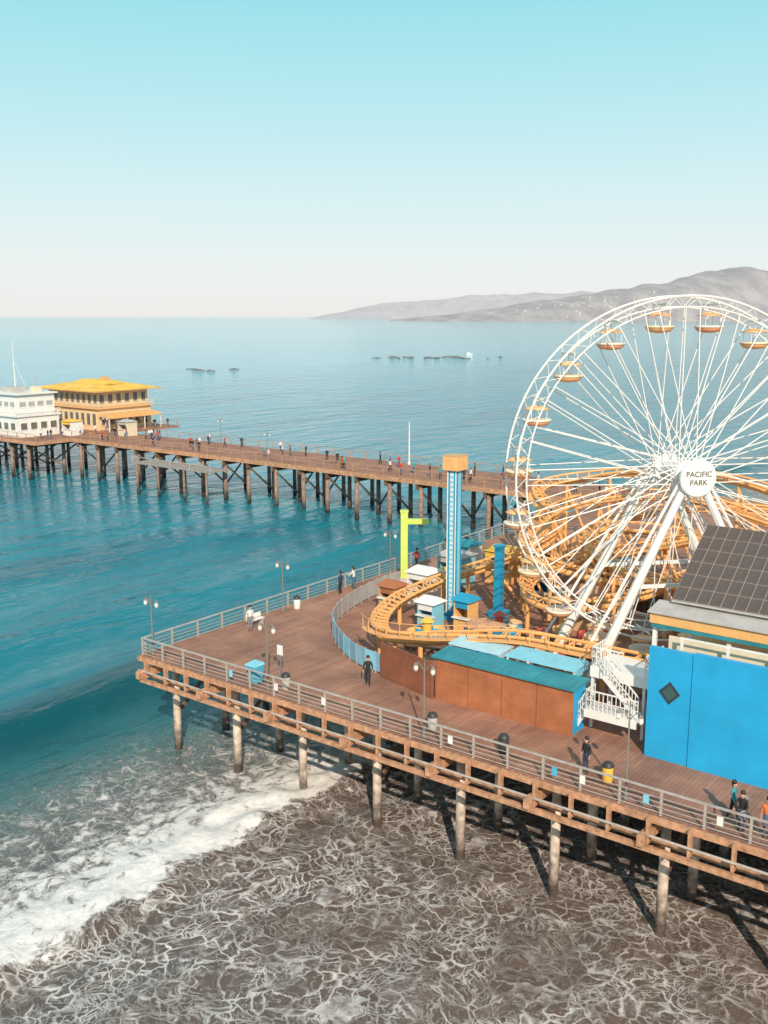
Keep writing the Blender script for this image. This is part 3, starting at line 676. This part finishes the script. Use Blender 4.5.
mb = MB(); rails(mb, [(1.0,.63,3.2),(2.9,.63,1.45)]); rails(mb, [(.3,.28,1.4),(-.4,.28,.1)]); mb.build('flight_railing', white, stt)
# ------------------------------------------------------------------ booths and small rides inside the park
def booth(a, b, wdt, h, wm, rm, label, rot=0):
    r = thing('booth', label, 'booth', a, b, DK, rot); x = wdt/2
    MB().box(-x,x-.1,0,x,x,h).build('back_wall', wm, r); MB().box(-x,-x,0,-x+.1,x-.1,h).build('side_wall', wm, r); MB().box(x-.1,-x,0,x,x-.1,h).build('side_wall', wm, r)
    MB().box(-x+.1,-x,0,x-.1,-x+.12,1.1).build('front_panel', wm, r); MB().box(-x-.05,-x-.2,1.1,x+.05,-x+.2,1.18).build('counter', white, r)
    MB().box(-x+.1,-x,h-.5,x-.1,-x+.1,h).build('header', rm, r)
    e = x+.2
    MB().hexa([(-e,-e,h+.01),(e,-e,h+.01),(e,e,h+.01),(-e,e,h+.01)], [(-e*.6,-.1,h+.4),(e*.6,-.1,h+.4),(e*.6,.1,h+.4),(-e*.6,.1,h+.4)]).build('roof', rm, r)
booth(7.4,20.6,1.8,2.4,white,white,'small white booth between the lime post and blue tower')
booth(6.4,26.5,2.2,2.4,lightblue,grey,'pale blue booth with grey roof near the sea end')
booth(19.6,22.4,2.4,2.6,tan,timber,'tan booth with brown roof behind the ferris wheel rim')
booth(23.4,25.2,2.4,2.6,grey,timber_d,'grey booth with dark brown roof behind the ferris wheel')
booth(17.3,13.0,1.8,2.0,blue_d,timber,'blue booth with brown roof inside the coaster bend')
booth(27.5,33.5,3.0,2.8,cream,tan,'cream booth with tan roof far behind the ferris wheel')
booth(35.0,30.5,3.0,2.8,red,timber,'red booth with brown roof far behind the wheel hub')
booth(17.0,31.5,2.6,2.8,white,blue_d,'white booth with blue roof under the back coaster run')
booth(9.0,29.5,2.2,2.6,orangetan,yellow,'orange booth with yellow roof at the back of the sea end')
booth(14.6,25.6,1.9,2.4,blue_d,orangetan,'blue booth with orange roof behind the short blue column')
booth(10.8,33.2,2.6,2.6,cream,timber,'cream booth with brown roof under the back coaster bend')
booth(7.0,17.2,1.4,2.0,tan,brick,'tiny tan booth with rust roof beside the curved fence')
booth(11.6,15.4,1.3,2.0,lightblue,white,'tiny pale blue booth with white roof in front of the blue tower')
booth(13.8,16.4,1.2,2.3,orangetan,blue_d,'tiny orange booth with blue roof right of the blue tower foot')
booth(4.7,30.5,2.0,2.3,white,teal,'white booth with teal roof at the far left of the park')
def tubs(a, b, r_, m1, m2, cm, label, n=6):
    q = thing('spinning_ride', label, 'ride', a, b)
    MB().lathe([(r_,0),(r_,.3),(r_-.2,.35)], n=24).build('turntable', timber_d, q); MB().lathe([(.3,.35),(.3,1.6),(.5,1.7),(.05,2.0)], n=12).build('centre_post', cm, q)
    for k in range(n):
        an = k*2*PI/n; MB().lathe([(.3,.35),(.55,.5),(.66,1.1),(.6,1.1),(.45,.6)], ((r_-.8)*math.cos(an),(r_-.8)*math.sin(an),0), n=12).build('tub', m1 if k % 2 else m2, q, smooth=True)
tubs(21.0,16.6,2.6,red,palo,orange,'spinning ride with red and orange tubs on a dark turntable')
tubs(16.4,16.4,1.8,palo,blue_d,red,'spinning ride with orange and blue tubs right of the blue tower')
tubs(13.4,12.4,1.5,orange,blue_d,yellow,'small spinning ride with orange and blue tubs inside the coaster bend',5)
tubs(6.9,24.0,1.6,red,white,yellow,'small spinning ride with red and white tubs behind the white booth',5)
booth(24.8,13.6,1.6,2.2,white,orangetan,'white booth with orange roof under the wheel rim')
# ------------------------------------------------------------------ restaurant on the pier head
rs = thing('restaurant', 'two storey ochre restaurant with wide yellow hipped roof at the pier end', 'building', -114, 83)
lx, ly = 8, 6.2
MB().box(-lx,-ly,0,lx,ly,4.0).build('lower_wall', warmwall, rs); MB().box(-lx-.5,-ly-.5,4.01,lx+.5,ly+.5,4.2).build('balcony_floor', orangetan, rs)
MB().box(-lx+.4,-ly+.4,4.21,lx-.4,ly-.4,7.4).build('upper_wall', warmwall, rs)
MB().hexa([(-lx-1.7,-ly-1.7,7.4),(lx+1.7,-ly-1.7,7.4),(lx+1.7,ly+1.7,7.4),(-lx-1.7,ly+1.7,7.4)], [(-lx+2.4,-ly+2.6,8.3),(lx-2.4,-ly+2.6,8.3),(lx-2.4,ly-2.6,8.3),(-lx+2.4,ly-2.6,8.3)]).build('roof', roofyel, rs)
MB().hexa([(-lx+3.4,-ly+3.4,8.301),(lx-1.6,-ly+3.4,8.301),(lx-2.6,ly-2.8,8.301),(-lx+2.6,ly-2.8,8.301)], [(-lx+4.5,-1.2,8.95),(lx-4.5,-1.2,8.95),(lx-4.5,1.2,8.95),(-lx+4.5,1.2,8.95)]).build('roof_top', roofyel, rs)
MB().box(-lx-1.65,-ly-1.65,7.24,lx+1.65,ly+1.65,7.395).build('eave', orangetan, rs)
MB().box(2.0,-1.0,8.6,3.2,.4,9.6).build('roof_vent', tan, rs)
for z0, z1, o in ((1.0,3.1,0),(4.9,6.6,.4)):
    for i in range(9):
        x = -lx+1.1+i*1.72; y = -ly+o
        f = MB().box(x-.66,y-.06,z0-.1,x+.66,y-.004,z1+.1).build('window', cream, rs); MB().box(x-.46,y-.09,z0,x+.46,y-.065,z1).build('pane', farglass, f)
    for i in range(6):
        y = -ly+1.2+i*1.95; x = lx-o
        f = MB().box(x+.004,y-.72,z0-.1,x+.06,y+.72,z1+.1).build('window', cream, rs); MB().box(x+.065,y-.48,z0,x+.09,y+.48,z1).build('pane', farglass, f)
mb = MB(); rails(mb, [(-lx-.4,-ly-.4,4.2),(lx+.4,-ly-.4,4.2),(lx+.4,ly+.4,4.2)], .9); mb.build('balcony_railing', cream, rs)
MB().hexa([(lx+.6,-ly-.5,2.9),(lx+3.4,-ly-.5,2.4),(lx+3.4,ly,2.4),(lx+.6,ly,2.9)], [(lx+.6,-ly-.5,3.1),(lx+3.4,-ly-.5,2.6),(lx+3.4,ly,2.6),(lx+.6,ly,3.1)]).build('awning', orangetan, rs)
for y in (-ly,-2,2,ly-.3): MB().box(lx+3.1,y-.08,0,lx+3.25,y+.08,2.4).build('awning_post', white, rs)
wbd = thing('harbour_office', 'white two storey harbour office with mast at the left edge', 'building', -113.5, 65.5)
MB().box(-5.5,-4.2,0,5.5,4.2,3.6).build('lower_wall', white, wbd); MB().box(-5.8,-4.6,3.61,5.8,4.6,3.85).build('floor_band', white, wbd)
MB().box(-5.0,-3.8,3.86,5.0,3.8,7.4).build('upper_wall', white, wbd); MB().box(-5.5,-4.3,7.41,5.5,4.3,7.65).build('roof', white, wbd)
MB().box(-3.0,-1.6,7.66,.5,1.6,8.5).build('roof_house', grey, wbd); MB().box(2.0,-2.5,7.66,3.6,-1.2,8.3).build('roof_unit', grey, wbd); MB().box(3.0,.4,7.66,4.4,1.8,8.7).build('roof_unit', cream, wbd)
MB().tube((2.2,1.5,7.65),(2.2,1.5,11.5),.06,6,.03).build('aerial', grey, wbd)
for i in range(5):
    x = -4.2+i*2.1; f = MB().box(x-.75,-4.26,1.2,x+.75,-4.204,2.7).build('window', white, wbd); MB().box(x-.6,-4.29,1.35,x+.6,-4.265,2.5).build('pane', farglass, f)
    x *= .9; f = MB().box(x-.75,-3.86,5.1,x+.75,-3.804,6.4).build('window', white, wbd); MB().box(x-.62,-3.89,5.35,x+.62,-3.865,6.15).build('pane', fgrey, f)
for i in range(4):
    y = -3+i*2; f = MB().box(5.504,y-.7,1.2,5.56,y+.7,2.7).build('window', white, wbd); MB().box(5.565,y-.6,1.35,5.59,y+.6,2.5).build('pane', farglass, f)
    y *= .9; f = MB().box(5.004,y-.7,5.1,5.06,y+.7,6.4).build('window', white, wbd); MB().box(5.065,y-.6,5.35,5.09,y+.6,6.15).build('pane', fgrey, f)
mb = MB(); mb.tube((-1,0,8.5),(-1,0,17),.10,6,.03); mb.tube((-1,0,13),(-2.5,1.3,8.5),.03,4); mb.tube((-1,0,13),(.3,1.3,8.5),.03,4); mb.bar((-2,0,12.5),(0,0,12.5),.06,.06); mb.build('mast', white, wbd)
mb = MB(); rails(mb, [(-5.7,-4.5,3.86),(5.7,-4.5,3.86),(5.7,4.5,3.86)], .9); mb.build('balcony_railing', white, wbd)
kk = [(-104.5,70,2.6,white,yellow,'small white kiosk with yellow roof between office and restaurant'),(-96,75.5,2.4,cream,grey,'small cream kiosk on the distant pier just past the restaurant')]
for a,b,wd,wm,rm_,lb in kk: booth(a,b,wd,2.5,wm,rm_,lb)
# ------------------------------------------------------------------ people
def body_mesh(stride=.0, lean=0, arms='down'):
    bm = bmesh.new(); sl_ = bm.verts.layers.skin.verify()
    def v(co, r, par=None, root=False):
        x = bm.verts.new(co); x[sl_].radius = (r, r) if not isinstance(r, tuple) else r; x[sl_].use_root = root
        if par is not None: bm.edges.new((par, x))
        return x
    f = lean
    pel = v((0,0,.95), (.15,.11), None, True); spn = v((0,-f*.3,1.15), (.135,.10), pel); ch = v((0,-f*.7,1.35), (.16,.115), spn)
    nk = v((0,-f-.01,1.49), .058, ch); hd = v((0,-f-.03,1.575), .082, nk); h2 = v((0,-f-.03,1.66), .094, hd); h3 = v((0,-f-.02,1.735), .062, h2)
    v((0,-f-.135,1.62), .018, h2)
    for s in (-1, 1):
        v((s*.098,-f-.02,1.63), .018, h2)
        sh_ = v((s*.185,-f*.75,1.42), .062, ch); sw = stride*s*.5
        if arms == 'rail':
            el = v((s*.26,-f-.16,1.18), .045, sh_); wr = v((s*.20,-f-.40,1.16), .032, el); pa = v((s*.17,-f-.48,1.165), .036, wr); fd = Vector((-s*.1,-.9,-.25))
        else:
            el = v((s*.245,.03+sw*.3,1.15), .045, sh_); wr = v((s*.255,-.05+sw*.8,.93), .031, el); pa = v((s*.255,-.075+sw*.95,.855), .036, wr); fd = Vector((0,-.15,-1))
        fd.normalize(); sd = Vector((0,1,0)) if arms != 'rail' else Vector((s,0,0))
        for k in range(4):
            o = (k-1.5)*.021; p1 = pa.co+sd*o+fd*.05; ln = (.030,.040,.036,.024)[k]
            a1 = v(p1, .0095, pa); v(p1+(fd*.8+Vector((-s*.4,0,0)))*ln, .008, a1)
        a1 = v(pa.co+sd*(-.04)+fd*.01, .0105, pa); v(a1.co+sd*-.012+fd*.035, .009, a1)
        hp_ = v((s*.09,0,.88), .095, pel); st_ = stride*s
        kn = v((s*.10,-.03-st_*.35,.49), .062, hp_); an = v((s*.10,.03-st_*.75,.085), .042, kn); v((s*.11,-.12-st_*.75,.04), .038, an)
    me = bpy.data.meshes.new('person'); bm.to_mesh(me); bm.free()
    o = bpy.data.objects.new('tmp', me); COL.objects.link(o)
    o.modifiers.new('s', 'SKIN'); ss = o.modifiers.new('u', 'SUBSURF'); ss.levels = 1; ss.render_levels = 1
    out = bpy.data.meshes.new_from_object(o.evaluated_get(bpy.context.evaluated_depsgraph_get()))
    bpy.data.objects.remove(o)
    mz = min(q.co.z for q in out.vertices)
    idx = []
    for q in out.vertices: q.co.z -= mz
    for p in out.polygons:
        c = p.center; p.use_smooth = True
        hand = (abs(c.x) > .21 and c.z < .99) if arms != 'rail' else (c.y < -lean-.38 and c.z < 1.4)
        idx.append(3 if c.z < .11 else 0 if (hand or c.z > 1.52) else 1 if c.z < .98 else 2)
    return out, idx
bodies = [body_mesh(0), body_mesh(.28), body_mesh(-.22), body_mesh(.0, .10, 'rail')]
def cloth(name, c): return M(name, c, .8, .15, 4)
cols = {'black': cloth('cloth_black', (.02,.02,.022)), 'navy': cloth('cloth_navy', (.03,.05,.10)), 'denim': cloth('cloth_denim', (.08,.13,.22)), 'white': cloth('cloth_white', (.7,.68,.66)), 'orange': cloth('cloth_orange', (.65,.17,.05)), 'grey': cloth('cloth_grey', (.2,.2,.2)), 'red': cloth('cloth_red', (.5,.05,.04)), 'tan': cloth('cloth_tan', (.4,.3,.2)), 'teal': cloth('cloth_teal', (.05,.3,.35))}
pm_cache = {}
def person(a, b, rot, pose, top, bottom, label, group=None, hair=True):
    key = (pose, top, bottom)
    if key not in pm_cache:
        me = bodies[pose][0].copy(); me.materials.clear()
        for m_ in (skinm, cols[bottom], cols[top], dark): me.materials.append(m_)
        me.polygons.foreach_set('material_index', bodies[pose][1]); me.update()
        pm_cache[key] = me
    o = bpy.data.objects.new('person', pm_cache[key]); COL.objects.link(o); o.location = W(a, b, DK); o.rotation_euler.z = ANG+rot
    tag(o, label, 'person', group)
    f = .10 if pose == 3 else 0
    if hair:
        MB().lathe([(.100,0),(.108,.06),(.095,.12),(.055,.165),(.01,.18)], (0,-f+.005,1.665), n=12).lathe([(.06,-.12),(.085,-.02),(.09,.06)], (0,-f+.035,1.66), n=10).build('hair', hairm, o, smooth=True)
    return o
person(14.7,4.6,.6,1,'black','black','person in dark clothes walking beside the curved fence end')
p1_ = person(37.35,.95,PI*0,3,'black','denim','person in black top leaning on the railing at right')
MB().lathe([(.14,0),(.17,.1),(.16,.36),(.08,.44)], (0,.2,1.08), n=10).build('backpack', cols['grey'], p1_, smooth=True)
person(38.35,1.0,.3,0,'orange','denim','person in orange jacket at the far right end of the railing')
person(36.75,1.6,PI/2,1,'teal','black','person in teal top walking behind the railing at right')
person(29.8,1.9,-.3,0,'black','navy','person in black beside the yellow bin on the boardwalk')
person(.95,18.6,-1.5,0,'navy','black','person in navy top at the sea end railing, left of a pair')
person(.95,20.3,-1.3,3,'white','denim','person in white top at the sea end railing, right of a pair')
person(1.1,28.5,0,1,'red','black','person in red top walking along the sea end railing')
person(1.0,33,3,2,'grey','denim','person in grey top walking far along the sea end')
person(1.3,36,0,1,'black','tan','person in black top and tan trousers far along the sea end')
person(2.0,7.8,1.2,0,'white','grey','person in white top by the bench at the sea end')
for i in range(64):
    a = random.uniform(-98, 8); b = random.uniform(67.9, 77.2)
    person(a, b, random.uniform(0, 6.28), random.choice((0,1,2)), random.choice(('black','white','red','navy','teal')), random.choice(('black','denim')), 'tiny figure strolling on the distant pier', 'people on the distant pier', hair=(i % 3 == 0))
for i in range(16):
    person(random.uniform(-105,-101.5), random.uniform(62,90), random.uniform(0,6), random.choice((0,1)), random.choice(('black','white')), 'denim', 'tiny figure gathered on the pier head near the restaurant', 'people on the pier head', hair=False)
# ------------------------------------------------------------------ street furniture
def bin_(a, b, mat, label, h=.85, lid=dark):
    r = thing('litter_bin', label, 'bin', a, b)
    MB().lathe([(.22,0),(.25,.05),(.26,h*.85),(.25,h*.88)], n=14).build('drum', mat, r, smooth=True); MB().lathe([(.28,h*.88),(.28,h*.93),(.20,h*1.10),(.1,h*1.16)], n=14).build('lid', lid, r, smooth=True)
bin_(25.6,1.5,dark,'black litter bin with domed lid on the boardwalk near the shed')
bin_(21.3,1.6,grey,'grey litter bin under the lamp before the shed')
bin_(11.3,1.3,grey,'grey litter bin beside the lamp near the blue bin')
bin_(31.0,1.7,yellow,'yellow litter bin on the boardwalk by the blue wall')
bin_(1.0,13.6,white,'white litter bin at the sea end railing')
cb = thing('wheelie_bin', 'light blue wheeled bin against the front railing', 'bin', 9.3, .85)
MB().hexa([(-.3,-.3,.1),(.3,-.3,.1),(.3,.3,.1),(-.3,.3,.1)], [(-.38,-.38,1.15),(.38,-.38,1.15),(.38,.38,1.15),(-.38,.38,1.15)]).build('body', binblue, cb); MB().hexa([(-.42,-.42,1.151),(.42,-.42,1.151),(.42,.42,1.151),(-.42,.42,1.151)], [(-.4,-.4,1.22),(.4,-.4,1.22),(.35,.35,1.3),(-.35,.35,1.3)]).build('lid', lightblue, cb)
for s in (-.25,.25): MB().tube((s-.04,.28,.1),(s+.04,.28,.1),.1,10).build('wheel', dark, cb)
def bench(a, b, rot, label):
    r = thing('bench', label, 'bench', a, b, DK, rot)
    MB().box(-.7,-.2,.40,.7,.2,.45).build('seat', white, r); MB().box(-.7,.18,.5,.7,.22,.8).build('backrest', white, r)
    for s in (-.55,.55): MB().box(s-.04,-.18,0,s+.04,.2,.40).build('leg', grey, r)
bench(1.4,8.9,PI/2,'small white bench at the sea end railing')
sb = thing('notice_board', 'white notice board on a post near the blue bin', 'sign', 10.0, 2.3)
MB().box(-.05,-.05,0,.05,.05,2.2).build('post', lampm, sb); MB().box(-.22,-.08,1.5,.22,-.051,2.1).build('panel', white, sb)
